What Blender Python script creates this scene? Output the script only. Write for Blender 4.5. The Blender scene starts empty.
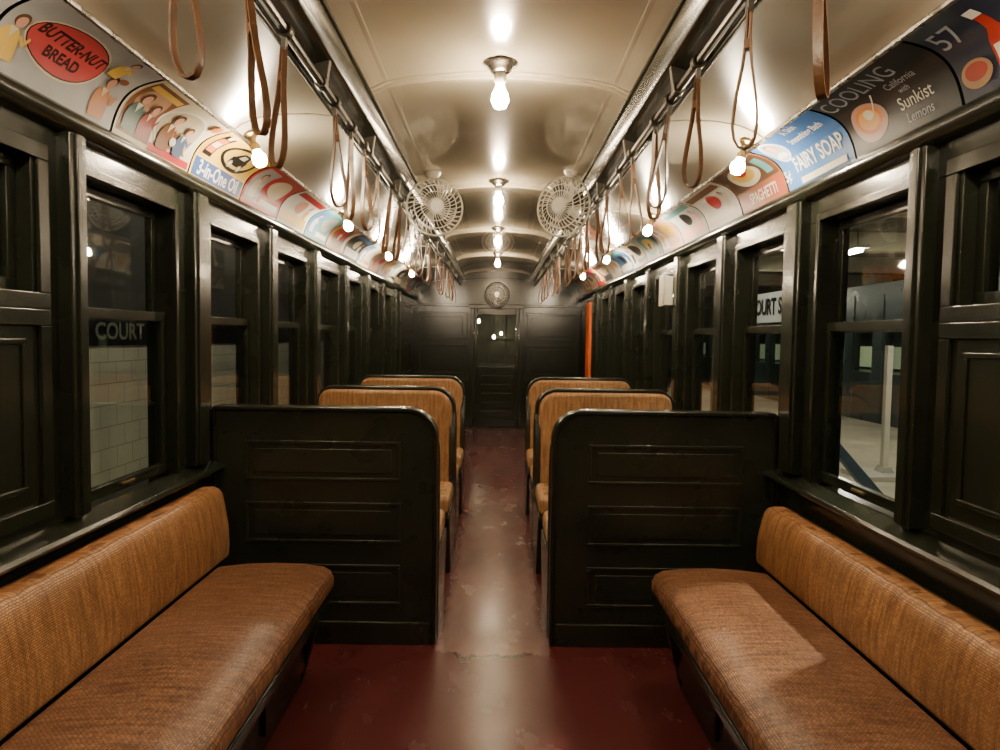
import bpy, bmesh, math, random
from mathutils import Vector, Matrix, Euler
random.seed(7)
H=1.36
COL=bpy.context.scene.collection
W={}
# ------------------------------------------------------------------ materials
def nmat(name):
    m=bpy.data.materials.new(name); m.use_nodes=True
    nt=m.node_tree; b=nt.nodes['Principled BSDF']
    return m,nt,b
def N(nt,t,**k):
    n=nt.nodes.new(t)
    for a,v in k.items():
        if a.startswith('_'): n.inputs[a[1:].replace('_',' ')].default_value=v
        else: setattr(n,a,v)
    return n
def L(nt,a,b): nt.links.new(a,b)
def pos(nt): return N(nt,'ShaderNodeNewGeometry').outputs['Position']
def ramp(nt,fac,stops):
    r=N(nt,'ShaderNodeValToRGB'); L(nt,fac,r.inputs[0])
    el=r.color_ramp.elements
    el[0].position,el[0].color=stops[0][0],(*stops[0][1],1)
    el[1].position,el[1].color=stops[-1][0],(*stops[-1][1],1)
    for p,c in stops[1:-1]:
        e=el.new(p); e.color=(*c,1)
    return r
def paint(name,c,rough=.3,var=.25,nscale=9,bump=.08,metal=0,coat=0,bscale=60,rv=.08,cr=.12,spec=.5):
    m,nt,b=nmat(name); p=pos(nt)
    n=N(nt,'ShaderNodeTexNoise',_Scale=nscale,_Detail=3.0); L(nt,p,n.inputs['Vector'])
    r=ramp(nt,n.outputs[0],[(.3,tuple(x*(1-var) for x in c)),(.7,tuple(min(1,x*(1+var)) for x in c))])
    L(nt,r.outputs[0],b.inputs['Base Color'])
    mr=N(nt,'ShaderNodeMapRange'); mr.inputs[3].default_value=max(.03,rough-rv); mr.inputs[4].default_value=rough+rv
    L(nt,n.outputs[0],mr.inputs[0]); L(nt,mr.outputs[0],b.inputs['Roughness'])
    b.inputs['Metallic'].default_value=metal
    b.inputs['Specular IOR Level'].default_value=spec
    b.inputs['Coat Weight'].default_value=coat; b.inputs['Coat Roughness'].default_value=cr
    if bump:
        n2=N(nt,'ShaderNodeTexNoise',_Scale=float(bscale),_Detail=2.0); L(nt,p,n2.inputs['Vector'])
        bp=N(nt,'ShaderNodeBump',_Strength=bump,_Distance=.004); L(nt,n2.outputs[0],bp.inputs['Height']); L(nt,bp.outputs[0],b.inputs['Normal'])
    return m
G=paint('green_enamel',(.0140,.0165,.0105),.22,.12,5,.12,coat=.1,bscale=20,rv=.05,spec=.42)
GE=paint('green_enamel_bulkhead',(.018,.0205,.014),.20,.1,5,.03,coat=0,bscale=5,rv=.02,spec=.4)
GP=paint('green_enamel_partition',(.020,.0230,.0155),.28,.10,5,.12,coat=.1,bscale=30,rv=.04)
CR=paint('cream_enamel',(.455,.410,.320),.20,.03,1.0,.03,coat=1,bscale=5,rv=.01,cr=.035)
STEEL=paint('dull_nickel',(.45,.42,.37),.28,.15,20,.05,metal=1)
DARKM=paint('dark_iron',(.06,.055,.045),.35,.2,20,.05,metal=.7)
BRASS=paint('aged_brass',(.45,.32,.14),.3,.2,20,.03,metal=1)
LEATHER=paint('brown_leather',(.125,.058,.025),.36,.3,25,.2,bscale=120)
WHITEG=paint('white_porcelain',(.62,.58,.5),.3,.05,10,0)
GREYB=paint('grey_box_paint',(.5,.48,.42),.4,.1,10,.05)
FANM=paint('fan_wire_enamel',(.86,.84,.76),.25,.05,20,0,coat=.5)
def flat(name,c,rough=.35): return paint(name,c,rough,.06,12,0)
CC={}
def cm(c,rough=.32):
    k=(c,rough)
    if k not in CC: CC[k]=paint('print_%d'%len(CC),c,rough,.05,15,.02,coat=.7,rv=.03,cr=.045,bscale=5,spec=.12)
    return CC[k]
def rattan(name,ax,c1,c2,c3,rough=.42,sc=1.0):
    m,nt,b=nmat(name); p=pos(nt)
    s=N(nt,'ShaderNodeSeparateXYZ'); L(nt,p,s.inputs[0])
    cb=N(nt,'ShaderNodeCombineXYZ'); L(nt,s.outputs[ax[0]],cb.inputs[0]); L(nt,s.outputs[ax[1]],cb.inputs[1])
    n0=N(nt,'ShaderNodeTexNoise',_Scale=14.0,_Detail=2.0); L(nt,p,n0.inputs['Vector'])
    ad=N(nt,'ShaderNodeMixRGB',blend_type='ADD'); ad.inputs[0].default_value=.010
    L(nt,cb.outputs[0],ad.inputs[1]); L(nt,n0.outputs[1],ad.inputs[2])
    br=N(nt,'ShaderNodeTexBrick'); L(nt,ad.outputs[0],br.inputs['Vector'])
    br.inputs['Scale'].default_value=1; br.inputs['Brick Width'].default_value=.012*sc; br.inputs['Row Height'].default_value=.0058*sc
    br.inputs['Mortar Size'].default_value=.0009*sc; br.inputs['Mortar Smooth'].default_value=.5
    br.inputs['Color1'].default_value=(*c1,1); br.inputs['Color2'].default_value=(*c2,1); br.inputs['Mortar'].default_value=(*c3,1)
    n=N(nt,'ShaderNodeTexNoise',_Scale=1.0,_Detail=4.0)
    mp=N(nt,'ShaderNodeMapping'); mp.inputs['Scale'].default_value=(70,7,1); L(nt,cb.outputs[0],mp.inputs[0]); L(nt,mp.outputs[0],n.inputs['Vector'])
    r=ramp(nt,n.outputs[0],[(.35,(.6,.50,.43)),(.65,(1.2,1.2,1.15))])
    mx=N(nt,'ShaderNodeMixRGB',blend_type='MULTIPLY'); mx.inputs[0].default_value=.9
    L(nt,br.outputs[0],mx.inputs[1]); L(nt,r.outputs[0],mx.inputs[2])
    n3=N(nt,'ShaderNodeTexNoise',_Scale=4.0,_Detail=4.0); L(nt,p,n3.inputs['Vector'])
    r3=ramp(nt,n3.outputs[0],[(.35,(.72,.68,.62)),(.65,(1.1,1.1,1.1))])
    mx2=N(nt,'ShaderNodeMixRGB',blend_type='MULTIPLY'); mx2.inputs[0].default_value=.7
    L(nt,mx.outputs[0],mx2.inputs[1]); L(nt,r3.outputs[0],mx2.inputs[2])
    L(nt,mx2.outputs[0],b.inputs['Base Color'])
    b.inputs['Roughness'].default_value=rough
    bp=N(nt,'ShaderNodeBump',_Strength=.8,_Distance=.0025); bp.invert=True
    L(nt,br.outputs['Fac'],bp.inputs['Height']); L(nt,bp.outputs[0],b.inputs['Normal'])
    return m
R_SEAT=rattan('rattan_seat',(1,0),(.37,.190,.105),(.20,.088,.045),(.09,.035,.018),rough=.38)
R_BACK=rattan('rattan_back',(1,2),(.54,.285,.120),(.37,.175,.068),(.18,.075,.030),rough=.42)
R_CROSS=rattan('rattan_cross',(0,2),(.60,.35,.16),(.44,.24,.10),(.20,.09,.03))
def floormat():
    m,nt,b=nmat('red_floor'); p=pos(nt)
    s=N(nt,'ShaderNodeSeparateXYZ'); L(nt,p,s.inputs[0])
    mpp=N(nt,'ShaderNodeMapping'); mpp.inputs['Scale'].default_value=(1,.5,1); L(nt,p,mpp.inputs[0])
    n=N(nt,'ShaderNodeTexNoise',_Scale=5.0,_Detail=9.0,_Roughness=.62); L(nt,mpp.outputs[0],n.inputs['Vector'])
    nb=N(nt,'ShaderNodeTexNoise',_Scale=1.6,_Detail=4.0); L(nt,p,nb.inputs['Vector'])
    red=ramp(nt,nb.outputs[0],[(.3,(.080,.015,.015)),(.7,(.098,.022,.021))])
    worn=ramp(nt,n.outputs[0],[(.2,(.135,.050,.045)),(.5,(.185,.092,.080)),(.8,(.27,.170,.145))])
    def M(op,a,bv=None,c=None):
        x=N(nt,'ShaderNodeMath',operation=op)
        for i,v in enumerate((a,bv,c)):
            if v is None: continue
            if isinstance(v,(int,float)): x.inputs[i].default_value=v
            else: L(nt,v,x.inputs[i])
        return x.outputs[0]
    ax=M('ABSOLUTE',s.outputs[0])
    wob=M('MULTIPLY',M('SUBTRACT',n.outputs[0],.5),.22)
    def sm(v,a,bb):
        r=N(nt,'ShaderNodeMapRange',interpolation_type='SMOOTHSTEP'); L(nt,v,r.inputs[0]); r.inputs[1].default_value=a; r.inputs[2].default_value=bb; return r.outputs[0]
    inner=M('SUBTRACT',1.0,sm(M('ADD',ax,wob),.19,.25))
    yy=M('ADD',s.outputs[1],M('MULTIPLY',wob,1.8))
    lng=M('MULTIPLY',sm(yy,2.93,2.945),M('SUBTRACT',1.0,sm(yy,5.7,6.5)))
    near=M('MULTIPLY',M('SUBTRACT',1.0,sm(yy,2.93,2.95)),.15)
    far=M('MULTIPLY',sm(yy,6.1,6.3),.15)
    fac=M('MULTIPLY',inner,M('ADD',M('ADD',lng,near),far))
    mx=N(nt,'ShaderNodeMixRGB'); L(nt,fac,mx.inputs[0]); L(nt,red.outputs[0],mx.inputs[1]); L(nt,worn.outputs[0],mx.inputs[2])
    seam=M('MULTIPLY',M('SUBTRACT',1.0,sm(M('ABSOLUTE',M('SUBTRACT',yy,2.93)),.004,.022)),M('SUBTRACT',1.0,sm(ax,.12,.2)))
    mx2=N(nt,'ShaderNodeMixRGB'); L(nt,M('MULTIPLY',seam,.9),mx2.inputs[0]); L(nt,mx.outputs[0],mx2.inputs[1]); mx2.inputs[2].default_value=(.02,.006,.005,1)
    L(nt,mx2.outputs[0],b.inputs['Base Color'])
    mr=N(nt,'ShaderNodeMapRange'); mr.inputs[1].default_value=.3; mr.inputs[2].default_value=.7; mr.inputs[3].default_value=.20; mr.inputs[4].default_value=.30; L(nt,n.outputs[0],mr.inputs[0])
    L(nt,mr.outputs[0],b.inputs['Roughness'])
    b.inputs['Specular IOR Level'].default_value=.42
    bp=N(nt,'ShaderNodeBump',_Strength=.15,_Distance=.006); L(nt,n.outputs[0],bp.inputs['Height']); L(nt,bp.outputs[0],b.inputs['Normal'])
    return m
FLOOR=floormat()
def tilemat(name,ax,c,w,h,mortar):
    m,nt,b=nmat(name); p=pos(nt)
    s=N(nt,'ShaderNodeSeparateXYZ'); L(nt,p,s.inputs[0])
    cb=N(nt,'ShaderNodeCombineXYZ'); L(nt,s.outputs[ax[0]],cb.inputs[0]); L(nt,s.outputs[ax[1]],cb.inputs[1])
    br=N(nt,'ShaderNodeTexBrick'); L(nt,cb.outputs[0],br.inputs['Vector']); br.offset=.5
    br.inputs['Scale'].default_value=1; br.inputs['Brick Width'].default_value=w; br.inputs['Row Height'].default_value=h; br.inputs['Mortar Size'].default_value=.004
    br.inputs['Color1'].default_value=(*c,1); br.inputs['Color2'].default_value=(*[x*.93 for x in c],1); br.inputs['Mortar'].default_value=(*mortar,1)
    L(nt,br.outputs[0],b.inputs['Base Color']); b.inputs['Roughness'].default_value=.3
    return m
TILE=tilemat('white_wall_tile',(1,2),(.62,.60,.49),.20,.145,(.36,.34,.27))
CONC=paint('concrete',(.42,.38,.30),.6,.2,2,.1)
BLUEC=paint('painted_column',(.06,.10,.15),.4,.2,6,.1)
BEIGE=paint('beige_beam',(.34,.31,.23),.5,.15,4,.1)
DKB=paint('dark_tunnel',(.05,.05,.045),.6,.3,2,.1)
NAVY=paint('navy_tile',(.010,.011,.016),.3,.2,20,0)
def glassmat():
    m,nt,b=nmat('window_glass')
    nt.nodes.remove(b); out=nt.nodes['Material Output']
    g=N(nt,'ShaderNodeNewGeometry')
    dp=N(nt,'ShaderNodeVectorMath',operation='DOT_PRODUCT'); L(nt,g.outputs['Normal'],dp.inputs[0]); L(nt,g.outputs['Incoming'],dp.inputs[1])
    a=N(nt,'ShaderNodeMath',operation='ABSOLUTE'); L(nt,dp.outputs['Value'],a.inputs[0])
    o=N(nt,'ShaderNodeMath',operation='SUBTRACT'); o.inputs[0].default_value=1; L(nt,a.outputs[0],o.inputs[1])
    pw=N(nt,'ShaderNodeMath',operation='POWER'); L(nt,o.outputs[0],pw.inputs[0]); pw.inputs[1].default_value=5
    ma=N(nt,'ShaderNodeMath',operation='MULTIPLY_ADD'); L(nt,pw.outputs[0],ma.inputs[0]); ma.inputs[1].default_value=.95; ma.inputs[2].default_value=.045
    tr=N(nt,'ShaderNodeBsdfTransparent'); tr.inputs[0].default_value=(.90,.93,.90,1)
    gl=N(nt,'ShaderNodeBsdfGlossy'); gl.inputs['Roughness'].default_value=.02
    mx=N(nt,'ShaderNodeMixShader'); L(nt,ma.outputs[0],mx.inputs[0]); L(nt,tr.outputs[0],mx.inputs[1]); L(nt,gl.outputs[0],mx.inputs[2]); L(nt,mx.outputs[0],out.inputs[0])
    return m
GLASS=glassmat()
def emis(name,c,st):
    m,nt,b=nmat(name); b.inputs['Base Color'].default_value=(*c,1); b.inputs['Emission Color'].default_value=(*c,1); b.inputs['Emission Strength'].default_value=st
    return m
BULB=emis('lit_bulb',(1,.76,.48),390)
BULBS=emis('lit_side_bulb',(1,.81,.55),620)
PLAMP=emis('platform_tube',(1,.90,.72),300)
# ------------------------------------------------------------------ geometry
def newobj(name,bm,mat,parent=None,bevel=0,seg=2,sharp=35,world=True,ang=35):
    bmesh.ops.recalc_face_normals(bm,faces=bm.faces)
    for f in bm.faces: f.smooth=True
    for e in bm.edges:
        if len(e.link_faces)==2 and e.calc_face_angle(0)>math.radians(sharp): e.smooth=False
    xs=[v.co for v in bm.verts]
    lo=Vector([min(v[i] for v in xs) for i in range(3)]); hi=Vector([max(v[i] for v in xs) for i in range(3)])
    c=(lo+hi)/2; c.z=lo.z
    for v in bm.verts: v.co-=c
    me=bpy.data.meshes.new(name); bm.to_mesh(me); bm.free()
    for m in (mat if isinstance(mat,list) else [mat]): me.materials.append(m)
    o=bpy.data.objects.new(name,me); COL.objects.link(o)
    W[o]=c.copy()
    if parent is not None:
        o.parent=parent; o.location=c-W[parent]
    else: o.location=c
    if bevel:
        md=o.modifiers.new('bevel','BEVEL'); md.width=bevel; md.segments=seg; md.limit_method='ANGLE'; md.angle_limit=math.radians(ang); md.harden_normals=True
    return o
def empty(name,loc):
    o=bpy.data.objects.new(name,None); o.empty_display_size=.1; o.location=loc; COL.objects.link(o); W[o]=Vector(loc); return o
def meta(o,label,cat,group=None,kind=None):
    o['label']=label; o['category']=cat
    if group: o['group']=group
    if kind: o['kind']=kind
    return o
def ab(bm,x0,x1,y0,y1,z0,z1,mi=0):
    x0,x1=sorted((x0,x1)); y0,y1=sorted((y0,y1)); z0,z1=sorted((z0,z1))
    v=[bm.verts.new(p) for p in [(x0,y0,z0),(x1,y0,z0),(x1,y1,z0),(x0,y1,z0),(x0,y0,z1),(x1,y0,z1),(x1,y1,z1),(x0,y1,z1)]]
    for f in [(0,3,2,1),(4,5,6,7),(0,1,5,4),(1,2,6,5),(2,3,7,6),(3,0,4,7)]:
        bm.faces.new([v[i] for i in f]).material_index=mi
def box(name,b,mat,parent=None,bevel=0,**k):
    bm=bmesh.new(); ab(bm,*b); return newobj(name,bm,mat,parent,bevel,**k)
def prism(bm,pts,axis,a,b):
    def P(p,t):
        if axis=='y': return (p[0],t,p[1])
        if axis=='x': return (t,p[0],p[1])
        return (p[0],p[1],t)
    va=[bm.verts.new(P(p,a)) for p in pts]; vb=[bm.verts.new(P(p,b)) for p in pts]; n=len(pts)
    bm.faces.new(va); bm.faces.new(vb[::-1])
    for i in range(n): bm.faces.new([va[i],va[(i+1)%n],vb[(i+1)%n],vb[i]])
def tube(bm,pts,r,seg=8,closed=False):
    pts=[Vector(p) for p in pts]; n=len(pts); rings=[]
    prev=None
    for i,p in enumerate(pts):
        if closed: t=(pts[(i+1)%n]-pts[i-1]).normalized()
        else: t=(pts[min(i+1,n-1)]-pts[max(i-1,0)]).normalized()
        if prev is None:
            u=t.cross(Vector((0,0,1)))
            if u.length<.1: u=t.cross(Vector((1,0,0)))
        else: u=prev-t*prev.dot(t)
        u.normalize(); prev=u; w=t.cross(u)
        rings.append([bm.verts.new(p+(u*math.cos(a)+w*math.sin(a))*r) for a in [2*math.pi*k/seg for k in range(seg)]])
    for i in range(n if closed else n-1):
        A=rings[i];B=rings[(i+1)%n]
        for k in range(seg): bm.faces.new([A[k],A[(k+1)%seg],B[(k+1)%seg],B[k]])
    if not closed: bm.faces.new(rings[0]); bm.faces.new(rings[-1][::-1])
def lathe(bm,prof,seg=20,mat=Matrix.Identity(4)):
    rings=[]
    for r,z in prof:
        if r<1e-5: rings.append([bm.verts.new(mat@Vector((0,0,z)))])
        else: rings.append([bm.verts.new(mat@Vector((r*math.cos(2*math.pi*k/seg),r*math.sin(2*math.pi*k/seg),z))) for k in range(seg)])
    for A,B in zip(rings,rings[1:]):
        for k in range(seg):
            a=[A[k%len(A)],A[(k+1)%seg%len(A)]] if len(A)>1 else [A[0]]
            b=[B[(k+1)%seg%len(B)],B[k%len(B)]] if len(B)>1 else [B[0]]
            if len(a)+len(b)>2: bm.faces.new(a+b)
def arc(cx,cz,r,a0,a1,n=8):
    return [(cx+r*math.cos(math.radians(a0+(a1-a0)*i/n)),cz+r*math.sin(math.radians(a0+(a1-a0)*i/n))) for i in range(n+1)]

YN,YF=-1.3,10.6
hC=.262; BUL=.048
Bp=Vector((1.222,H+.625)); Tp=Vector((1.042,H+.792))
# ------------------------------------------------------------------ shell
bm=bmesh.new(); ab(bm,-1.36,1.36,YN,YF+.1,-.06,0)
meta(newobj('floor',bm,FLOOR),'dark red painted floor with a worn greyish aisle strip','floor',kind='structure')
half=[(.54,.945),(.51,.95),(.475,.965),(.44,.982),(.36,.998),(.24,1.012),(.12,1.022),(0,1.026)]
pts=[(x,H+z) for x,z in half]+[(-x,H+z) for x,z in half[::-1][1:]]+[(-.54,H+1.12),(.54,H+1.12)]
bm=bmesh.new(); prism(bm,pts,'y',YN,YF)
meta(newobj('ceiling',bm,CR,sharp=50),'glossy cream painted arched ceiling of the carriage','ceiling',kind='structure')
def trim(name,bm,mat,label,bevel=0,**k):
    return meta(newobj(name,bm,mat,bevel=bevel,**k),label,'trim',kind='structure')
tn=[0]
def tname(): tn[0]+=1; return 'trim_%d'%tn[0]
for k in range(6):
    y=.83+1.95*k
    bm=bmesh.new()
    for dz,hw in ((.022,.014),(.009,.032)):
        lower=[(x,H+z-dz) for x,z in half]; lo=lower+[(-x,z) for x,z in lower[::-1][1:]]
        up=[(x,z+.05) for x,z in lo][::-1]
        prism(bm,lo+up,'y',y-hw,y+hw)
    trim(tname(),bm,CR,'cream rib moulding across the arched ceiling',bevel=.003)
for s in (-1,1):
    side='left' if s<0 else 'right'
    bm=bmesh.new(); prism(bm,[(s*x,H+z) for x,z in [(.50,.965),(.505,.90),(.53,.865),(.60,.845),(.64,.85),(.64,1.02),(.50,1.02)]],'y',YN,YF)
    trim(tname(),bm,G,'dark green fascia moulding along the ceiling edge',bevel=.004,sharp=50)
    bm=bmesh.new(); tube(bm,[(s*.50,YN,H+.935),(s*.50,YF,H+.935)],.008,10)
    trim(tname(),bm,G,'dark green half-round bead under the ceiling edge')
    bm=bmesh.new(); tube(bm,[(s*.635,YN,H+.842),(s*.635,YF,H+.842)],.008,10)
    trim(tname(),bm,G,'dark green bead along the lower deck edge')
    bm=bmesh.new(); prism(bm,[(s*x,H+z) for x,z in [(.425,.993),(.43,.983),(.438,.980),(.446,.979),(.45,.99)]],'y',YN,YF)
    trim(tname(),bm,CR,'thin cream panel seam along the arched ceiling')
    dk=[(.62,.85),(.72,.858),(.84,.856),(.93,.842),(1.0,.815),(1.035,.79)]
    bm=bmesh.new(); prism(bm,[(s*x,H+z) for x,z in dk]+[(s*1.06,H+.83),(s*1.0,H+.92),(s*.62,H+.92)],'y',YN,YF)
    meta(newobj('ceiling_'+side,bm,CR,sharp=50),'glossy cream curved lower deck of the ceiling','ceiling',kind='structure')
    for k in range(6):
        y=.83+1.95*k
        bm=bmesh.new(); prism(bm,[(s*x,H+z-.003) for x,z in dk]+[(s*x,H+z+.01) for x,z in dk[::-1]],'y',y-.012,y+.012)
        trim(tname(),bm,CR,'cream joint strip across the lower ceiling deck')
    bk=[]
    for i in range(15):
        t=i/14; p=Bp+(Tp-Bp)*t; q=BUL*math.sin(math.pi*t)+.006
        bk.append((s*(p.x+.68*q),p.y+.73*q))
    bm=bmesh.new(); prism(bm,bk[::-1]+[(s*1.34,H+.612),(s*1.34,H+.80),(s*1.1,H+.92)],'y',YN,YF)
    trim(tname(),bm,G,'dark green sloping backing board behind the advertising cards')
    bm=bmesh.new(); prism(bm,[(s*x,H+z) for x,z in [(1.26,.56),(1.225,.565),(1.20,.585),(1.195,.61),(1.215,.628),(1.245,.625),(1.26,.63)]],'y',YN,YF)
    trim(tname(),bm,G,'dark green cornice rail under the advertising cards',sharp=60)
    bm=bmesh.new(); tube(bm,[(s*1.035,YN,H+.79),(s*1.035,YF,H+.79)],.009,8)
    trim(tname(),bm,STEEL,'thin metal retaining strip above the advertising cards')
    wins=[(2.13+.93*k,2.73+.93*k) for k in range(7)]
    zb,zt=.80,1.83
    B=[]
    X0,X1=s*1.25,s*1.36
    B.append((X0,X1,YN,YF,0,zb)); B.append((X0,X1,YN,YF,zt,H+.64))
    B.append((X0,X1,YN,1.22,zb,zt))
    B.append((X0,X1,1.22,1.90,zb,1.46))
    edges=[1.90]
    for a,b in wins: edges+= [a,b]
    edges+=[YF]
    for i in range(0,len(edges),2): B.append((X0,X1,edges[i],edges[i+1],zb,zt))
    bm=bmesh.new()
    for b in B: ab(bm,*b)
    def fr(y0,y1,z0,z1,w=.03,t=.012):
        for q in [(s*1.25,s*(1.25-t),y0,y1,z0,z0+w),(s*1.25,s*(1.25-t),y0,y1,z1-w,z1),(s*1.25,s*(1.25-t),y0,y0+w,z0+w,z1-w),(s*1.25,s*(1.25-t),y1-w,y1,z0+w,z1-w)]: ab(bm,*q)
    fr(1.16,1.96,1.42,1.87,.045,.012); fr(1.16,1.96,.84,1.42,.045,.012); fr(1.26,1.86,.93,1.34,.015,.006)
    fr(8.98,10.4,.85,1.8)
    meta(newobj('wall_'+side,bm,G,bevel=.003),'dark green enamelled carriage side wall with window openings','wall',kind='structure')
    pil=[(2.01,2.09)]+[(2.73+.93*k+.095,2.73+.93*k+.235) for k in range(7)]+[(8.78,8.9)]
    for a,b in pil:
        bm=bmesh.new(); ab(bm,s*1.255,s*1.210,a,b,zb+.02,H+.565); ab(bm,s*1.255,s*1.202,a+.025,b-.025,zb+.02,H+.565)
        trim(tname(),bm,G,'dark green raised pilaster between the windows',bevel=.004)
    for a,b in wins:
        bm=bmesh.new()
        for q in [(s*1.255,s*1.241,a-.025,a,zb,zt+.03),(s*1.255,s*1.241,b,b+.025,zb,zt+.03),(s*1.255,s*1.241,a,b,zt,zt+.03)]: ab(bm,*q)
        trim(tname(),bm,G,'dark green casing bead around a window opening',bevel=.004)
    bm=bmesh.new(); prism(bm,[(s*1.26,.755),(s*1.235,.755),(s*1.225,.765),(s*1.185,.77),(s*1.178,.78),(s*1.185,.792),(s*1.26,.812)],'y',YN,8.75)
    trim(tname(),bm,G,'dark green window sill ledge running along the wall',bevel=.002,sharp=60)
    bm=bmesh.new(); ab(bm,s*1.255,s*1.235,YN,YF,0,.12)
    meta(newobj('baseboard_'+side,bm,G,bevel=.005),'dark green baseboard along the carriage wall','baseboard',kind='structure')
    base=0 if s<0 else 8
    def sash(par,nm,x0,x1,a,b,z0,z1,w=.035):
        bm=bmesh.new()
        for q in [(s*x0,s*x1,a,b,z0,z0+w*1.1),(s*x0,s*x1,a,b,z1-w,z1),(s*x0,s*x1,a,a+w,z0+w*1.1,z1-w),(s*x0,s*x1,b-w,b,z0+w*1.1,z1-w)]: ab(bm,*q)
        o=newobj(nm,bm,G,par,bevel=.003)
        xm=(x0+x1)/2
        box('glass_pane',(s*(xm-.002),s*(xm+.002),a+w-.004,b-w+.004,z0+w*1.1-.004,z1-w+.004),GLASS,o)
        return o
    for i,(a,b) in enumerate(wins):
        e=meta(empty('window_%d'%(base+1+i),(s*1.30,(a+b)/2,zb)),'two-sash window in a dark green wooden frame','window',kind='structure')
        sash(e,'upper_sash',1.318,1.345,a+.002,b-.002,1.40,zt-.002)
        lo_=sash(e,'lower_sash',1.283,1.310,a+.002,b-.002,zb+.017,1.438)
        bm=bmesh.new(); ab(bm,s*1.283,s*1.272,(a+b)/2-.04,(a+b)/2+.04,.835,.845); newobj('sash_lift',bm,BRASS,lo_,bevel=.003)
    e=meta(empty('window_%d'%(base+8),(s*1.30,1.56,1.46)),'small fixed window in the dark green wall panel','window',kind='structure')
    sash(e,'sash',1.29,1.32,1.222,1.898,1.462,zt-.002)
# end wall
bm=bmesh.new(); D=YF
for q in [(-1.36,-.34,D,D+.08,0,1.83),(.34,1.36,D,D+.08,0,1.83),(-1.36,1.36,D,D+.08,1.83,H+1.12)]: ab(bm,*q)
for s in (-1,1):
    for (x0,x1,z0,z1) in [(.44,1.18,1.32,1.74),(.44,1.18,.80,1.26),(.44,1.18,.12,.72)]:
        w=.03
        for q in [(s*x0,s*x1,D,D-.022,z0,z0+w),(s*x0,s*x1,D,D-.022,z1-w,z1),(s*x0,s*(x0+w),D,D-.022,z0+w,z1-w),(s*(x1-w),s*x1,D,D-.022,z0+w,z1-w)]: ab(bm,*q)
        ab(bm,s*(x0+.07),s*(x1-.07),D,D-.012,z0+.07,z1-.07)
    ab(bm,s*.34,s*.40,D,D-.045,0,1.80)
ab(bm,-.42,.42,D,D-.055,1.80,1.86)
meta(newobj('wall_far',bm,GE,bevel=.006),'dark green panelled bulkhead at the end of the carriage','wall',kind='structure')
bm=bmesh.new(); pts=[(-1.2,H+.50),(1.2,H+.50),(1.2,H+.60)]+[(x,H+.60+.30*math.sqrt(max(0,1-(x/1.2)**2))) for x in [1.0,.8,.6,.4,.2,0,-.2,-.4,-.6,-.8,-1.0]]+[(-1.2,H+.60)]
prism(bm,pts,'y',D-.03,D+.0)
trim(tname(),bm,GE,'dark green curved header board above the end door',bevel=.006)
e=meta(empty('door_1',(0,D,0)),'dark green end door with a glazed upper half','door',kind='structure')
bm=bmesh.new()
for q in [(-.335,-.29,D+.01,D+.05,.01,1.82),(.29,.335,D+.01,D+.05,.01,1.82),(-.29,.29,D+.01,D+.05,.01,.12),(-.29,.29,D+.01,D+.05,.84,.92),(-.29,.29,D+.01,D+.05,1.71,1.82),(-.29,.29,D+.03,D+.04,.12,.84)]+[(-.23,.23,D+.010,D+.035,.16+.135*k,.25+.135*k) for k in range(5)]: ab(bm,*q)
dl=newobj('door_leaf',bm,GE,e,bevel=.006)
box('glass_pane',(-.295,.295,D+.028,D+.032,.915,1.715),GLASS,dl)
bm=bmesh.new(); tube(bm,[(.31,D+.01,.95),(.31,D-.035,.95),(.31,D-.035,1.07),(.31,D+.01,1.07)],.008); newobj('handle',bm,BRASS,dl)
bm=bmesh.new(); ab(bm,-1.36,1.36,YN-.08,YN,0,H+1.12)
meta(newobj('wall_near',bm,G),'dark green bulkhead closing the carriage','wall',kind='structure')
e=meta(empty('added_carriage_end',(0,12.2,-.06)),'added carriage end whose bulbs stand in for reflections in the door glass','train')
bm=bmesh.new()
for q in [(-1.3,-.36,12.2,12.26,-.06,2.5),(.36,1.3,12.2,12.26,-.06,2.5),(-.36,.36,12.2,12.26,1.80,2.5),(-.36,.36,12.2,12.26,-.06,.9),(-1.3,-1.24,12.26,16,-.06,2.5),(1.24,1.3,12.26,16,-.06,2.5),(-1.3,1.3,16,16.06,-.06,2.5),(-1.3,1.3,12.26,16,2.44,2.5),(-1.3,1.3,12.26,16,-.06,0)]: ab(bm,*q)
ab(bm,-.36,.36,12.2,12.25,1.30,1.34); ab(bm,-.14,-.11,12.2,12.25,.9,1.8); ab(bm,.15,.18,12.2,12.25,.9,1.8)
newobj('car_body',bm,paint('grey_green_interior',(.15,.155,.13),.4,.3,3,.1),e)
FB=emis('reflection_bulb_glow',(1,.8,.5),100)  # lit space and bulbs added behind the door to imitate reflections in its pane
for (x,y,z) in ((-.35,13.6,1.72),(.42,14.4,1.60),(.1,15.4,1.50),(-.05,13.2,1.42)):
    bm=bmesh.new(); lathe(bm,[(0,-.08),(.02,-.074),(.03,-.055),(.028,-.034),(.014,-.012),(.006,0)],8,Matrix.Translation((x,y,z))); newobj('reflection_bulb',bm,FB,e)
    bm=bmesh.new(); tube(bm,[(x,y,z-.005),(x,y,2.44)],.005,6); newobj('added_cord',bm,DARKM,e)

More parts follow.
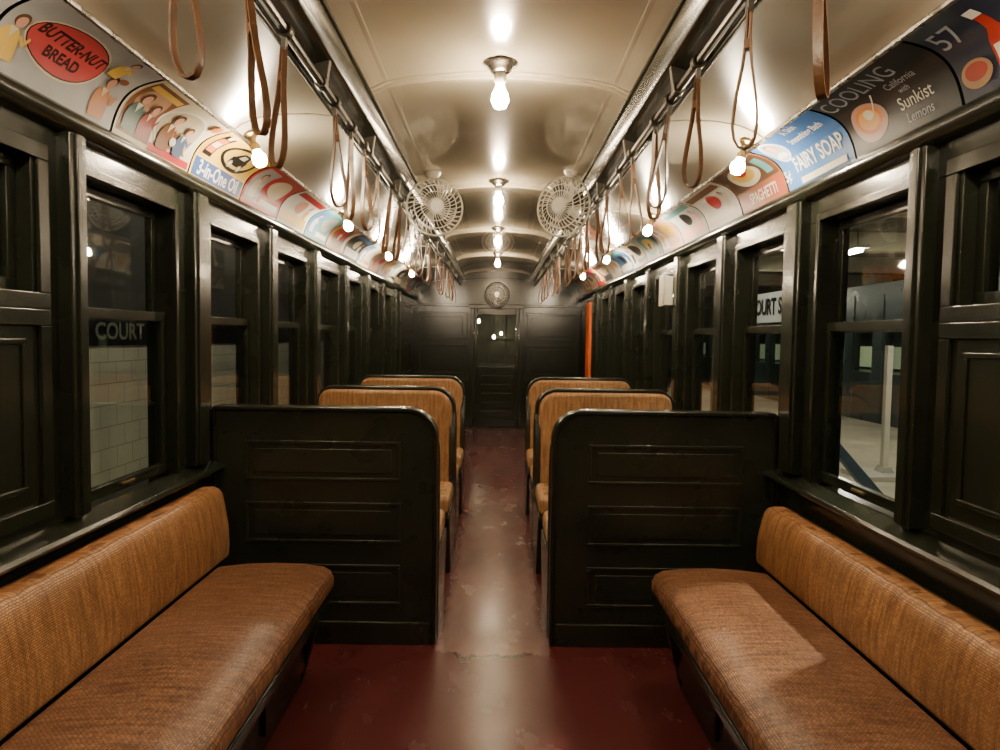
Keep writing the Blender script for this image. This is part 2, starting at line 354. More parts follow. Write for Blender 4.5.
# ------------------------------------------------------------------ benches
def bench(s):
    e=meta(empty('bench_seat',(s*.93,1.6,0)),'long bench with woven rattan cushions along the wall beneath the windows','bench','longitudinal rattan benches')
    bm=bmesh.new(); prism(bm,[(s*x,z) for x,z in [(.635,.355),(.622,.385),(.622,.415),(.636,.442),(.665,.458),(.75,.468),(.86,.470),(.98,.463),(1.09,.45),(1.10,.355)]],'y',.45,2.72)
    newobj('seat_cushion',bm,R_SEAT,e,bevel=.028,seg=4,sharp=60,ang=60)
    k=.97 if s<0 else .80
    bm=bmesh.new(); prism(bm,[(s*x,.44+(z-.44)*k) for x,z in [(1.09,.44),(1.086,.50),(1.09,.58),(1.104,.67),(1.114,.715),(1.128,.735),(1.15,.745),(1.19,.745),(1.225,.73),(1.235,.70),(1.235,.44)]],'y',.45,2.86)
    newobj('backrest',bm,R_BACK,e,bevel=.018,seg=4,sharp=60,ang=60)
    bm=bmesh.new(); ab(bm,s*.632,s*1.232,.45,2.74,.315,.354); newobj('seat_rail',bm,G,e,bevel=.008)
    bm=bmesh.new(); ab(bm,s*.74,s*1.23,.5,2.72,0,.315)
    for k in range(4): ab(bm,s*.74,s*.725,.55+k*.55,1.02+k*.55,.06,.27)
    newobj('base_panel',bm,G,e,bevel=.005)
    for yy in (.6,1.65,2.68):
        bm=bmesh.new(); prism(bm,[(s*.66,.315),(s*.74,.0),(s*.76,.0),(s*.80,.315)],'y',yy-.015,yy+.015); newobj('bracket',bm,DARKM,e,bevel=.003)
bench(-1); bench(1)

# ------------------------------------------------------------------ cross seats
def outline(x0,x1,z0,z1,r,r2=.02):
    return [(x0,z0)]+arc(x0+r,z1-r,r,180,90,10)+arc(x1-r2,z1-r2,r2,90,0,4)+[(x1,z0)]
def rim(bm,s,o,w,y0,y1):
    n=len(o); R=[]
    for i,p in enumerate(o):
        a=Vector(o[max(i-1,0)]);b=Vector(o[min(i+1,n-1)]); t=(b-a).normalized(); nn=Vector((t.y,-t.x))
        q=(p[0]+nn.x*w,p[1]+nn.y*w)
        R.append([bm.verts.new((s*c[0],y,c[1])) for c,y in ((p,y0),(p,y1),(q,y1),(q,y0))])
    for A,B in zip(R,R[1:]):
        for k in range(4): bm.faces.new([A[k],A[(k+1)%4],B[(k+1)%4],B[k]])
    bm.faces.new(R[0]); bm.faces.new(R[-1][::-1])
def cross(s,Y,dirs,panel,x1,label,ztop=1.05):
    e=meta(empty('cross_seat',(s*(.25+x1)/2,Y,0)),label,'seat','cross seats beside the aisle')
    x0=.25
    o=outline(x0+.004,x1,0.0,ztop-.004,.13,.02 if panel else .09)
    bm=bmesh.new(); prism(bm,[(s*a,b) for a,b in o],'y',Y-.02,Y+.02)
    if panel:
        for z0,z1 in [(.725,.90),(.45,.63),(.175,.355)]:
            for a,b,c,d,t in [(.41,1.09,z0,z0+.014,.007),(.41,1.09,z1-.014,z1,.007),(.41,.424,z0+.014,z1-.014,.007),(1.076,1.09,z0+.014,z1-.014,.007),(.45,1.05,z0+.035,z1-.035,.005)]:
                ab(bm,s*a,s*b,Y-.02,Y-.02-t,c,d)
        ab(bm,s*.28,s*1.23,Y-.02,Y-.034,.001,.10)
    newobj('back_panel',bm,GP if panel else G,e,bevel=.003)
    ft=.034 if panel else .05
    bm=bmesh.new(); rim(bm,s,outline(x0,x1,0,ztop,.134,.022 if panel else .094),.020 if panel else .017,Y-ft,Y+.05); newobj('top_rail',bm,G,e,bevel=.007,seg=3,ang=50)
    for d in dirs:
        ri=outline(x0+.019,x1-.018,.44,ztop-.021,.115,.075)
        bm=bmesh.new(); prism(bm,[(s*a,b) for a,b in ri],'y',Y+d*.021,Y+d*.095); newobj('backrest',bm,R_CROSS,e,bevel=.026,seg=3,ang=50)
        bm=bmesh.new(); ab(bm,s*.252,s*(x1-.01),Y+d*.095,Y+d*.54,.372,.475); newobj('seat_cushion',bm,R_CROSS,e,bevel=.032,seg=4)
        bm=bmesh.new(); ab(bm,s*.285,s*(x1-.02),Y+d*.022,Y+d*.51,.33,.371)
        ab(bm,s*.31,s*(x1-.04),Y+d*.03,Y+d*.40,0,.33); newobj('seat_base',bm,G,e,bevel=.006)
        pf=[(.045,0),(.40,0),(.44,.16),(.52,.30),(.545,.35),(.54,.371),(.15,.371),(.115,.42),(.105,.60),(.095,.80),(.045,.90)]
        bm=bmesh.new(); prism(bm,[(Y+d*a,b) for a,b in pf],'x',s*.246,s*.282); newobj('end_panel',bm,G,e,bevel=.007,seg=3,ang=25)
for s in (-1,1):
    cross(s,3.06,[1],True,1.235,'dark green partition-backed seat with moulded horizontal panels')
    cross(s,4.38,[-1,1],False,1.11,'double-sided cross seat with golden rattan backrests in green frame')
    cross(s,5.72,[-1],False,1.11,'single-sided rattan cross seat with dark green frame',1.045)

# ------------------------------------------------------------------ bulbs
bulbprof=[(0,-.088),(.020,-.081),(.030,-.060),(.028,-.038),(.016,-.014),(.013,0)]
sideprof=[(0,-.074),(.020,-.068),(.031,-.048),(.030,-.030),(.018,-.010),(.014,0)]
def ceil_light(y):
    e=meta(empty('ceiling_light',(0,y,H+1.024)),'bare glowing bulb in a round canopy on the ceiling','light','ceiling bulbs along the centre line')
    T=Matrix.Translation((0,y,H+1.026))
    bm=bmesh.new(); lathe(bm,[(0,.004),(.060,.004),(.066,-.006),(.060,-.014),(.05,-.018),(.042,-.030),(.030,-.038),(.022,-.040),(0,-.040)],28,T); newobj('canopy',bm,STEEL,e)
    bm=bmesh.new(); lathe(bm,[(0,-.036),(.020,-.036),(.024,-.05),(.022,-.072),(.016,-.080),(0,-.080)],20,T); newobj('socket',bm,WHITEG,e)
    bm=bmesh.new(); lathe(bm,bulbprof,12,T@Matrix.Translation((0,0,-.076))@Matrix.Scale(1.1,4)); newobj('bulb',bm,BULB,e)
for k in range(5): ceil_light(.72+1.95*k)
def side_light(s,y):
    p=Vector((s*1.005,y,H+.805))
    e=meta(empty('side_light',p),'small bare bulb in a socket above the advertising cards','light','side bulbs above the advertising cards')
    T=Matrix.Translation(p)@Matrix.Rotation(s*math.radians(20),4,'Y')
    bm=bmesh.new(); lathe(bm,[(0,.004),(.032,.004),(.032,-.004),(.020,-.012),(.014,-.022),(.014,-.040),(.020,-.046),(.019,-.068),(0,-.068)],18,T); newobj('socket',bm,BRASS,e)
    bm=bmesh.new(); lathe(bm,sideprof,10,T@Matrix.Translation((0,0,-.066))@Matrix.Scale(.95,4)); newobj('bulb',bm,BULBS,e)
for s in (-1,1):
    for k in range(5): side_light(s,1.18+1.7*k)

# ------------------------------------------------------------------ strap rails and straps
for s in (-1,1):
    xr=s*.565; zr=H+.795
    e=meta(empty('strap_rail',(xr,4.6,zr)),'dark metal grab rail on brackets carrying the leather straps','handrail','overhead strap rails')
    bm=bmesh.new(); tube(bm,[(xr,YN+.02,zr),(xr,YF-.02,zr)],.012,10); newobj('rail',bm,DARKM,e)
    for k in range(12):
        y=.62+.82*k
        bm=bmesh.new(); prism(bm,[(s*.535,H+.87),(s*.60,H+.855),(s*.585,H+.80),(s*.58,zr-.014),(s*.55,zr-.014),(s*.545,H+.80)],'y',y-.013,y+.013)
        lathe(bm,[(0,-.018),(.02,-.018),(.02,.018),(0,.018)],14,Matrix.Translation((xr,y,zr))@Matrix.Rotation(math.pi/2,4,'X'))
        newobj('bracket',bm,DARKM,e,bevel=.003)
e0=empty('hand_strap',(0,0,0)); meta(e0,'brown leather hanging strap loop on the overhead rail','strap','leather straps on the overhead rails')
bm=bmesh.new(); ring=[(.0165*math.cos(a),.0,.0165*math.sin(a)) for a in [2*math.pi*k/14 for k in range(14)]]
for yy in (-.010,.0,.010): tube(bm,[(p[0],yy,p[2]) for p in ring],.005,6,True)
ab(bm,-.006,.006,-.010,.010,-.05,-.018)
p0=newobj('clamp',bm,DARKM,e0)
def ribbon(bm,path,w,t):
    n=len(path); R=[]
    for i in range(n):
        a=Vector(path[i-1]);b=Vector(path[(i+1)%n]); tt=(b-a).normalized(); nn=Vector((tt.y,-tt.x))
        c=Vector(path[i]); R.append([bm.verts.new((c.x+nn.x*k*t,j*w,c.y+nn.y*k*t)) for k,j in [(-1,-1),(1,-1),(1,1),(-1,1)]])
    for i in range(n):
        A=R[i];B=R[(i+1)%n]
        for k in range(4): bm.faces.new([A[k],A[(k+1)%4],B[(k+1)%4],B[k]])
wv=[(.003,-.040),(.004,-.085),(.006,-.125),(.010,-.165),(.016,-.20),(.022,-.24),(.026,-.275),(.027,-.305),(.022,-.333),(.012,-.350)]
path=[(-x,z) for x,z in wv]+[(0,-.354)]+[(x,z) for x,z in wv[::-1]]
bm=bmesh.new(); ribbon(bm,path,.0085,.0022)
p1=newobj('strap_loop',bm,LEATHER,e0,sharp=50)
bm=bmesh.new(); ab(bm,-.0085,.0085,-.0105,.0105,-.132,-.108); p2=newobj('strap_buckle',bm,LEATHER,e0,bevel=.003)
ys={-1:[1.24,1.60,1.88,2.44,2.72,2.96],1:[1.30,1.63,2.04,2.36,2.58,3.02]}
y=3.36
while y<9.4:
    for s in (-1,1): ys[s].append(y+random.uniform(-.07,.07))
    y+=.37 if y<6 else .52
first=True
for s in (-1,1):
    for y in ys[s]:
        if abs(((y-.62)/.82)-round((y-.62)/.82))*.82<.045: y+=.08
        tw=random.choice((-1,1))*random.uniform(.1,1.1)
        if first: E=e0; first=False; cs=(p1,p2)
        else:
            E=e0.copy(); COL.objects.link(E); cs=[]
            for c in (p0,p1,p2):
                q=c.copy(); q.parent=E; COL.objects.link(q)
                if c is not p0: cs.append(q)
        E.location=(s*.565,y,H+.795)
        E.rotation_euler=(random.uniform(-.05,.05),random.uniform(-.12,.12),0)
        for q in cs: q.rotation_euler=(0,0,tw)

# ------------------------------------------------------------------ fans
def fan(loc,rot,R=.165,label='',wallmount=False):
    e=empty('electric_fan',(0,0,0))
    bm=bmesh.new()
    def dome(r,d): return d*(1-(r/R)**2)
    for sgn,d in ((-1,.055),(1,.05)):
        for r in (.045,.085,.125,R):
            tube(bm,[(r*math.cos(a),sgn*dome(r,d),r*math.sin(a)) for a in [2*math.pi*k/32 for k in range(32)]],(.0034 if r<R else .0065)*(1.3 if wallmount else 1),5,True)
        for k in range(32):
            a=2*math.pi*k/32
            tube(bm,[(r*math.cos(a+.5*(r/R)),sgn*dome(r,d),r*math.sin(a+.5*(r/R))) for r in (.03,.06,.1,.135,R)],.0024 if not wallmount else .0038,4)
    newobj('cage',bm,FANM,e)
    bm=bmesh.new(); M=Matrix.Rotation(math.pi/2,4,'X')
    lathe(bm,[(0,.060),(.036,.060),(.042,.054),(.038,.050),(0,.050)],24,M); newobj('front_badge',bm,FANM,e)
    bm=bmesh.new(); lathe(bm,[(0,.02),(.022,.02),(.028,.01),(.028,-.02),(0,-.02)],20,M)
    for k in range(4):
        a0=k*math.pi/2+.3; vs=[]
        for sd in (-1,1):
            for r in (.025,.06,.10,.14):
                for t in (-.5,0,.5):
                    wd={.025:.35,.06:.75,.10:.85,.14:.62}[r]
                    a=a0+t*wd; yy=t*.035*(.5+r*4)+sd*.001
                    vs.append(bm.verts.new((r*math.cos(a),yy,r*math.sin(a))))
        for sd in (0,12):
            for i in range(3):
                for j in range(2):
                    q=[vs[sd+i*3+j],vs[sd+i*3+j+1],vs[sd+(i+1)*3+j+1],vs[sd+(i+1)*3+j]]; bm.faces.new(q)
        bd=[0,1,2,5,8,11,10,9,6,3]
        for i in range(len(bd)):
            a,b=bd[i],bd[(i+1)%len(bd)]; bm.faces.new([vs[a],vs[b],vs[12+b],vs[12+a]])
    newobj('fan_blades',bm,DARKM,e)
    bm=bmesh.new(); lathe(bm,[(0,-.055),(.045,-.055),(.055,-.07),(.055,-.12),(.045,-.145),(.02,-.155),(0,-.155)],24,M); newobj('motor_housing',bm,FANM,e)
    bm=bmesh.new()
    if wallmount:
        tube(bm,[(0,.10,-.05),(0,.13,-.10),(0,.19,-.10)],.012,10)
        lathe(bm,[(0,0),(.05,0),(.05,.012),(0,.012)],20,Matrix.Translation((0,.186,-.10))@Matrix.Rotation(-math.pi/2,4,'X'))
    else:
        tube(bm,[(0,.10,.05),(0,.10,.225)],.012,10)
        lathe(bm,[(.012,.188),(.03,.19),(.045,.21),(.05,.226),(0,.226)],20,Matrix.Translation((0,.10,0)))
    newobj('mounting_arm',bm,FANM,e)
    e.location=loc; e.rotation_euler=rot
    return meta(e,label,'fan','carriage electric fans')
fan((-.375,4.18,H+.765),(0,0,math.radians(12)),label='cream caged electric fan hung from the ceiling, facing the aisle')
fan((.375,4.10,H+.765),(0,0,math.radians(-34)),R=.170,label='cream caged electric fan hung from the ceiling, turned sideways')
fan((0,YF-.03-.198,H+.64),(0,0,0),R=.175,label='cream caged electric fan mounted above the end door',wallmount=True)

# ------------------------------------------------------------------ advertising cards
def cmap(s,yfar,ynear,u,v,off):
    t=v/hC; d=(Tp-Bp); p=Bp+d*t; nn=Vector((-d.y,d.x)).normalized()
    if nn.y>0: nn=-nn
    bul=BUL*math.sin(math.pi*min(max(t,0),1))
    p=p+nn*(off-bul)
    yy = (ynear+u) if s<0 else (yfar-u)
    return (s*p.x,yy,p.y)
def text_mesh(txt,size,bold=.012):
    c=bpy.data.curves.new('t','FONT'); c.body=txt; c.size=size; c.align_x='CENTER'; c.align_y='CENTER'; c.offset=size*bold
    c.resolution_u=3
    o=bpy.data.objects.new('t',c); COL.objects.link(o)
    dg=bpy.context.evaluated_depsgraph_get(); me=bpy.data.meshes.new_from_object(o.evaluated_get(dg))
    bpy.data.objects.remove(o); return me
def rawobj(name,bm,mat,parent,center=True):
    xs=[v.co for v in bm.verts]
    lo=Vector([min(v[i] for v in xs) for i in range(3)]); hi=Vector([max(v[i] for v in xs) for i in range(3)]); c=(lo+hi)/2
    for v in bm.verts: v.co-=c
    for f in bm.faces: f.smooth=True
    me=bpy.data.meshes.new(name); bm.to_mesh(me); bm.free(); me.materials.append(mat)
    o=bpy.data.objects.new(name,me); COL.objects.link(o); W[o]=c.copy()
    if parent is not None: o.parent=parent; o.location=c-W[parent]
    else: o.location=c
    return o
def bend(bm,s,y0,y1,off,step=.011):
    k=1
    while k*step<hC:
        geo=bm.verts[:]+bm.edges[:]+bm.faces[:]
        bmesh.ops.bisect_plane(bm,geom=geo,dist=1e-6,plane_co=(0,k*step,0),plane_no=(0,1,0)); k+=1
    for v in bm.verts: v.co=cmap(s,y1,y0,v.co.x,v.co.y,off)
def card(s,y0,y1,bg,els,label,detail=True):
    Lc=y1-y0; st=.011 if detail else .022
    g=.006
    bm=bmesh.new(); bm.faces.new([bm.verts.new(p) for p in ((g,0,0),(Lc-g,0,0),(Lc-g,hC,0),(g,hC,0))]); bend(bm,s,y0,y1,0,st)
    C=rawobj('advertising_card',bm,cm(bg),None); meta(C,label,'poster','advertising cards above the windows')
    lay=0
    for el in els:
        lay+=1; off=.0006+.0003*lay+(0 if detail else .0008); k=el[0]; bm=bmesh.new()
        if k=='rect':
            _,u0,u1,v0,v1,c=el
            bm.faces.new([bm.verts.new(p) for p in ((u0,v0,0),(u1,v0,0),(u1,v1,0),(u0,v1,0))]); nm='printed_panel'
        elif k=='ell':
            _,u,v,ru,rv,c=el; n=28
            bm.faces.new([bm.verts.new((u+ru*math.cos(2*math.pi*i/n),v+rv*math.sin(2*math.pi*i/n),0)) for i in range(n)]); nm='printed_oval'
        elif k=='poly':
            _,P,c=el
            bm.faces.new([bm.verts.new((u,v,0)) for u,v in P]); nm='printed_figure'
        else:
            _,txt,u,v,size,c=el[:6]; rot=math.radians(el[6]) if len(el)>6 else 0; sx=el[7] if len(el)>7 else 1
            me=text_mesh(txt,size,el[8] if len(el)>8 else .02); bm.from_mesh(me)
            for vv in bm.verts:
                a=vv.co.x*sx; b=vv.co.y
                vv.co=(u+a*math.cos(rot)-b*math.sin(rot),v+a*math.sin(rot)+b*math.cos(rot),0)
            nm='lettering'
        bend(bm,s,y0,y1,off,st)
        rawobj(nm,bm,cm(c),C)
RED=(.50,.02,.025);YEL=(.75,.50,.10);CREAM=(.70,.64,.48);BLK=(.015,.015,.015);BLUE=(.06,.17,.42);WHT=(.75,.74,.70);BRO=(.22,.09,.04);GRY=(.42,.43,.44);TEAL=(.10,.28,.28);PINK=(.65,.35,.27);ORG=(.6,.2,.04);NAV=(.025,.03,.05)
DIM=(.33,.35,.40); DK=(.035,.008,.010)
def person_blob(u,v,c1,c2,sc=1,hair=(.10,.05,.02)):
    P=lambda L_:[(u+a*sc,v+b*sc) for a,b in L_]
    return [('poly',P([(-.030,-.06),(.030,-.06),(.034,-.035),(.030,-.005),(.018,.014),(.006,.018),(-.006,.018),(-.018,.014),(-.030,-.005),(-.034,-.035)]),c1),
            ('poly',P([(.026,.0),(.045,-.02),(.060,.006),(.054,.012),(.043,-.006),(.030,.010)]),c1),
            ('poly',P([(-.012,.016),(0,-.012),(.012,.016)]),CREAM),
            ('ell',u+.001*sc,v+.040*sc,.019*sc,.020*sc,hair),('ell',u+.004*sc,v+.035*sc,.014*sc,.016*sc,c2)]
card(-1,1.14,1.69,GRY,[('rect',.03,.5,.03,.1,CREAM)],'grey printed advertising card')
card(-1,1.69,2.24,GRY,[('ell',.235,.140,.160,.088,CREAM),('ell',.235,.140,.154,.082,DK),('ell',.235,.140,.150,.078,(.60,.07,.08)),('text','BUTTER-NUT',.235,.160,.053,DK,0,.85,.035),('text','BREAD',.235,.108,.047,DK,0,1,.035)]+person_blob(.45,.09,ORG,PINK,1.2)+person_blob(.045,.10,YEL,PINK,1.1)+person_blob(.42,.20,YEL,PINK,.8)+[('ell',.48,.16,.02,.012,BRO)],'silver advertising card with a red oval bread advert')
card(-1,2.24,2.79,CREAM,[('rect',.02,.22,.02,.24,BRO),('ell',.12,.15,.08,.07,(.5,.3,.2)),('rect',.03,.21,.20,.225,YEL),('ell',.36,.12,.15,.105,WHT),('ell',.36,.12,.14,.095,(.50,.44,.32)),('rect',.22,.53,.01,.035,RED),('poly',[(.03,.03),(.21,.03),(.19,.07),(.06,.08)],(.3,.2,.1)),('poly',[(.26,.045),(.48,.045),(.45,.075),(.29,.075)],BRO)]+person_blob(.08,.11,(.08,.16,.15),PINK,1.3)+person_blob(.16,.10,(.33,.05,.04),PINK,1.1)+person_blob(.30,.11,BRO,PINK,1.3)+person_blob(.41,.10,(.08,.12,.22),PINK,1.1)+[('ell',.355,.075,.022,.016,WHT),('ell',.49,.22,.025,.022,ORG)],'cream advertising card with brown painted figures')
card(-1,2.79,3.34,YEL,[('rect',.02,.53,.008,.080,(.03,.08,.25)),('text','3-in-One Oil',.275,.044,.080,WHT,0,1.02),('rect',.02,.53,.088,.25,(.70,.45,.06)),('ell',.33,.168,.165,.078,BLK),('ell',.33,.168,.14,.060,YEL),('rect',.04,.12,.10,.235,BLK),('rect',.05,.11,.12,.21,(.6,.15,.05)),('rect',.055,.105,.15,.18,CREAM),('rect',.065,.095,.215,.245,CREAM),('rect',.26,.41,.125,.168,BLK),('poly',[(.27,.168),(.40,.168),(.37,.208),(.30,.208)],BLK),('poly',[(.305,.171),(.365,.171),(.355,.198),(.315,.198)],CREAM),('ell',.285,.125,.020,.020,(.3,.25,.2)),('ell',.285,.125,.013,.013,CREAM),('ell',.385,.125,.020,.020,(.3,.25,.2)),('ell',.385,.125,.013,.013,CREAM)],'yellow and black advertising card for household oil')
card(1,1.32,1.87,NAV,[('text','57',.070,.180,.095,DIM,0,1,0),('poly',[(.150,.02),(.225,.02),(.230,.09),(.225,.115),(.207,.145),(.203,.205),(.175,.205),(.171,.145),(.151,.115),(.146,.09)],(.36,.03,.02)),('rect',.155,.221,.040,.100,CREAM),('rect',.160,.216,.045,.056,TEAL),('rect',.172,.206,.188,.216,WHT),('ell',.188,.078,.018,.016,RED),('ell',.44,.08,.06,.045,RED),('ell',.075,.06,.055,.035,(.35,.20,.10)),('ell',.075,.065,.04,.022,(.35,.05,.03)),('ell',.28,.07,.05,.04,(.30,.05,.03))],'dark navy advertising card with a red sauce bottle')
card(1,1.87,2.42,BLK,[('text','COOLING',.21,.205,.080,DIM,0,1.05,0),('ell',.14,.09,.095,.065,(.45,.25,.2)),('ell',.14,.095,.07,.046,ORG),('ell',.14,.095,.055,.034,(.7,.35,.1)),('ell',.15,.11,.025,.018,CREAM),('poly',[(.17,.10),(.178,.105),(.235,.165),(.228,.168)],WHT),('text','California',.37,.155,.036,DIM,0,1,0),('text','with',.36,.125,.028,DIM,0,1,0),('text','Sunkist',.38,.085,.055,(.6,.58,.5),0,1,.005),('text','Lemons',.38,.04,.04,DIM,0,1,0)],'black advertising card with an orange fruit drink and lettering')
LB=(.07,.20,.48)
card(1,2.42,2.97,LB,[('rect',.008,.542,.125,.26,(.05,.15,.40)),('ell',.10,.185,.070,.070,WHT),('ell',.10,.185,.063,.063,(.35,.45,.55)),('ell',.10,.205,.030,.034,(.15,.07,.03)),('ell',.10,.20,.025,.030,PINK),('poly',[(.055,.14),(.145,.14),(.135,.162),(.10,.17),(.065,.162)],WHT),('text','A Skin',.33,.235,.040,WHT),('text','Smoothing Bath',.355,.182,.042,WHT,0,.95),('text','FAIRY SOAP',.315,.085,.085,WHT,0,.86,.02),('text','5\u00a2',.035,.060,.06,WHT),('rect',.14,.50,.012,.034,CREAM)],'blue soap advertising card with white lettering and round portrait')
card(1,2.97,3.52,(.30,.10,.03),[('rect',.02,.53,.10,.25,(.10,.05,.03)),('rect',.02,.53,.012,.085,(.40,.06,.02)),('ell',.25,.17,.15,.065,CREAM),('ell',.25,.175,.11,.042,YEL),('ell',.25,.19,.05,.022,RED),('rect',.43,.50,.12,.22,TEAL),('text','SPAGHETTI',.30,.048,.066,CREAM,0,.95)],'dark brown spaghetti advertising card with a plate')
pal=[RED,YEL,CREAM,BLUE,WHT,BRO,TEAL,PINK,ORG,GRY,BLK,CREAM,WHT]
names={RED:'red',YEL:'yellow',CREAM:'cream',BLUE:'blue',WHT:'white',BRO:'brown',TEAL:'teal',PINK:'pink',ORG:'orange',GRY:'grey',BLK:'black'}
for s,y in ((-1,3.34),(1,3.52)):
    last=None
    while y+.55<10.55:
        bg=random.choice([c for c in pal if c!=last]); last=bg
        a,b,c=random.sample(sorted(q for q in set(pal) if q!=bg),3)
        k=random.randint(0,3); els=[]
        if k==0: els=[('ell',.15,.14,.09,.09,a),('rect',.28,.5,.04,.22,b)]+person_blob(.15,.13,c,PINK,1.3)+[('ell',.39,.14,.06,.05,c)]
        elif k==1: els=[('rect',.03,.2,.03,.23,a),('ell',.37,.15,.12,.07,b),('rect',.24,.5,.03,.06,c)]+person_blob(.11,.12,b,PINK,1.3)
        elif k==2: els=[('rect',.03,.51,.02,.08,a),('rect',.03,.51,.2,.24,b),('ell',.27,.14,.08,.05,c)]+person_blob(.42,.13,a,PINK,.9)
        else: els=[('ell',.27,.13,.2,.1,a),('ell',.27,.13,.12,.06,b),('rect',.44,.52,.02,.24,c)]+person_blob(.25,.13,c,PINK,.8)
        card(s,y,y+.55,bg,els,'%s advertising card printed with %s and %s shapes'%(names[bg],names[a],names[b]),y<6); y+=.55

# ------------------------------------------------------------------ wall box
e=meta(empty('switch_box',(1.17,4.83,1.60)),'small pale grey metal box fixed to a pilaster','box')
box('case',(1.138,1.201,4.79,4.89,1.60,1.80),GREYB,e,bevel=.006)
box('cover',(1.126,1.137,4.785,4.895,1.595,1.805),GREYB,e,bevel=.004)
meta(box('orange_board',(1.190,1.25,9.05,9.35,.78,1.84),paint('orange_paint',(.75,.13,.015),.5,.1,8,0),bevel=.006),'bright orange upright board fixed on the side wall','board')

# ------------------------------------------------------------------ outside, track wall
e=meta(empty('station_wall',(-2.6,6,-1)),'white tiled station wall with navy name band','wall')
box('tile_field',(-2.7,-2.6,-1,16,-1,1.27),TILE,e)
box('name_band',(-2.7,-2.592,-1,16,1.27,1.46),NAVY,e)
box('upper_wall',(-2.7,-2.6,-1,16,1.46,3.6),DKB,e)
for yc in (4.85,9.5):
    me=text_mesh('COURT',.16,.02); bm=bmesh.new(); bm.from_mesh(me)
    for v in bm.verts: v.co=Vector((-2.588,yc+v.co.x*1.15,1.362+v.co.y))
    rawobj('lettering',bm,cm((.23,.23,.19)),e)
meta(box('platform_floor',(1.5,9.5,-1,26,-.12,-.02),CONC),'pale concrete station platform','platform',kind='structure')
meta(box('ceiling_station',(1.5,9.5,-1,26,3.0,3.1),DKB),'dark station ceiling above the platform','ceiling',kind='structure')
for y in (4.5,7.5,10.5,13.5,17):
    meta(box('ceiling_beam',(1.5,9.5,y-.12,y+.12,2.72,3.0),BEIGE,bevel=.01),'beige painted beam under the station ceiling','beam','station ceiling beams')
for (x,y) in ((3.1,9.6),(3.1,14),(5.9,12.9),(5.9,17)):
    bm=bmesh.new(); w=.11
    ab(bm,x-w,x+w,y-w,y-w+.025,-.02,2.72); ab(bm,x-w,x+w,y+w-.025,y+w,-.02,2.72); ab(bm,x-.015,x+.015,y-w+.025,y+w-.025,-.02,2.72); ab(bm,x-.16,x+.16,y-.16,y+.16,-.02,.05)
    meta(newobj('station_column',bm,BEIGE if x<4 else BLUEC,bevel=.004),'riveted steel I-section column on the platform','column','platform columns')
e=meta(empty('subway_carriage',(7.6,14,-.1)),'dark teal subway carriage standing across the platform','train')
CAR=paint('teal_body',(.022,.036,.036),.3,.2,3,0)
bm=bmesh.new()
ab(bm,6.6,8.6,6,25,-.1,.85); ab(bm,6.6,8.6,6,25,1.62,2.4)
for k in range(20): ab(bm,6.6,6.7,6+k*.98,6.40+k*.98,.85,1.62)
for k in range(19): ab(bm,6.585,6.6,6.05+k*.98,6.35+k*.98,.0,2.2)
ab(bm,8.5,8.6,6,25,.85,1.62)
newobj('car_body',bm,CAR,e,bevel=.01)
bm=bmesh.new(); ab(bm,6.64,6.65,6,24.9,.85,1.62); newobj('windows',bm,GLASS,e)
bm=bmesh.new(); ab(bm,7.3,7.35,6.2,24.8,.9,1.3); newobj('interior_glow_sheet',bm,emis('interior_glow',(.50,.55,.35),.45),e)  # glowing sheet put in to stand for the carriage's interior light
e=meta(empty('station_sign',(2.6,6.5,1.52)),'white station name sign with black letters','sign')
box('sign_board',(2.6,2.64,5.95,7.45,1.545,1.83),flat('sign_white',(.8,.8,.76)),e,bevel=.004)
me=text_mesh('COURT ST',.21,.03); bm=bmesh.new(); bm.from_mesh(me)
for v in bm.verts: v.co=Vector((2.594,6.72-v.co.x*.88,1.688+v.co.y))
rawobj('lettering',bm,cm(BLK),e)
for y in (6.15,7.25):
    bm=bmesh.new(); tube(bm,[(2.62,y,1.83),(2.62,y,3.0)],.012); newobj('hanger_rod',bm,DARKM,e)
e=meta(empty('barrier_post',(4.05,7.2,-.02)),'slim white post on a flat grey base plate','post')
box('base_plate',(3.70,4.25,6.9,7.4,-.02,.03),GREYB,e,bevel=.005)
box('post',(4.02,4.08,7.17,7.23,.03,1.34),WHITEG,e,bevel=.005)
bm=bmesh.new(); prism(bm,[(3.98,.03),(4.12,.03),(4.08,.09),(4.02,.09)],'y',7.12,7.28); newobj('post_foot',bm,GREYB,e,bevel=.004)
e=meta(empty('barrier_brace',(3.1,6.1,-.02)),'blue painted timber barrier with a slanted brace','barrier')
bm=bmesh.new(); prism(bm,[(2.86,.55),(2.95,.55),(3.43,.02),(3.43,-.02),(3.32,-.02)],'y',6.04,6.12); newobj('brace',bm,BLUEC,e,bevel=.004)
bm=bmesh.new(); ab(bm,2.82,2.88,6.06,6.12,-.02,.95); newobj('upright',bm,BLUEC,e,bevel=.004)
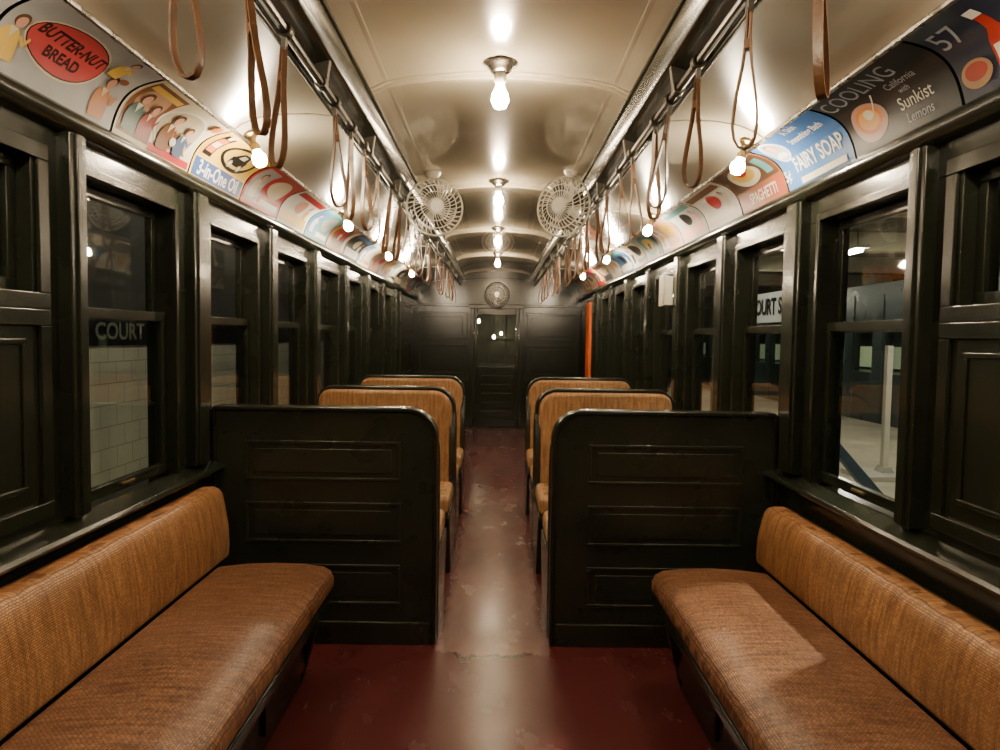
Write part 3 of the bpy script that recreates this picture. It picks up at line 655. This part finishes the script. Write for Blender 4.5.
for (x,y) in ((3.4,3.4),(4.6,6.2),(4.6,9.4),(4.6,13.2),(4.6,18)):
    e=meta(empty('platform_lamp',(x,y,2.5)),'hanging tubular lamp above the platform','light','platform tube lamps')
    box('reflector',(x-.09,x+.09,y-.55,y+.55,2.56,2.60),WHITEG,e,bevel=.01)
    bm=bmesh.new(); tube(bm,[(x,y-.5,2.535),(x,y+.5,2.535)],.022,6); newobj('tube',bm,PLAMP,e)
    for d in (-.4,.4):
        bm=bmesh.new(); tube(bm,[(x,y+d,2.60),(x,y+d,3.0)],.008); newobj('hanger_rod',bm,DARKM,e)
def area(loc,rot,sx,sy,pw,c,nm='track_wall_fill'):
    l=bpy.data.lights.new('lamp','AREA'); l.shape='RECTANGLE'; l.size=sx; l.size_y=sy; l.energy=pw; l.color=c
    o=bpy.data.objects.new(nm,l); o.location=loc; o.rotation_euler=rot; COL.objects.link(o)
area((-1.7,5,3.2),(0,math.radians(20),0),.3,8,55,(1,.90,.70))  # added fill light that brightens the tiled wall, no fixture behind it
area((1.75,6.6,2.6),(Vector((2.6,6.6,1.68))-Vector((1.75,6.6,2.6))).to_track_quat('-Z','Y').to_euler(),.2,1.2,20,(1,.93,.8),'sign_fill')  # added light aimed at the name sign only to brighten it
l=bpy.data.lights.new('spot','SPOT'); l.energy=900; l.color=(1,.88,.70); l.spot_size=math.radians(19); l.spot_blend=.7; l.shadow_soft_size=.05
so=bpy.data.objects.new('spot_lamp',l); COL.objects.link(so); so.location=(2.72,3.15,2.86)
so.rotation_euler=(Vector((.86,2.10,.46))-Vector(so.location)).to_track_quat('-Z','Y').to_euler()
w=bpy.data.worlds.new('w'); bpy.context.scene.world=w; w.use_nodes=True
w.node_tree.nodes['Background'].inputs[0].default_value=(.9,.8,.6,1); w.node_tree.nodes['Background'].inputs[1].default_value=.004
cam=bpy.data.cameras.new('camera'); co=bpy.data.objects.new('camera',cam); COL.objects.link(co)
cam.sensor_width=36; cam.lens=25.2; cam.clip_start=.02
R=Matrix.Rotation(math.radians(-.33),4,'Z')@Matrix.Rotation(math.radians(90-3.03),4,'X')@Matrix.Rotation(math.radians(.85),4,'Z')
co.matrix_world=Matrix.Translation((0,0,H))@R
bpy.context.scene.camera=co
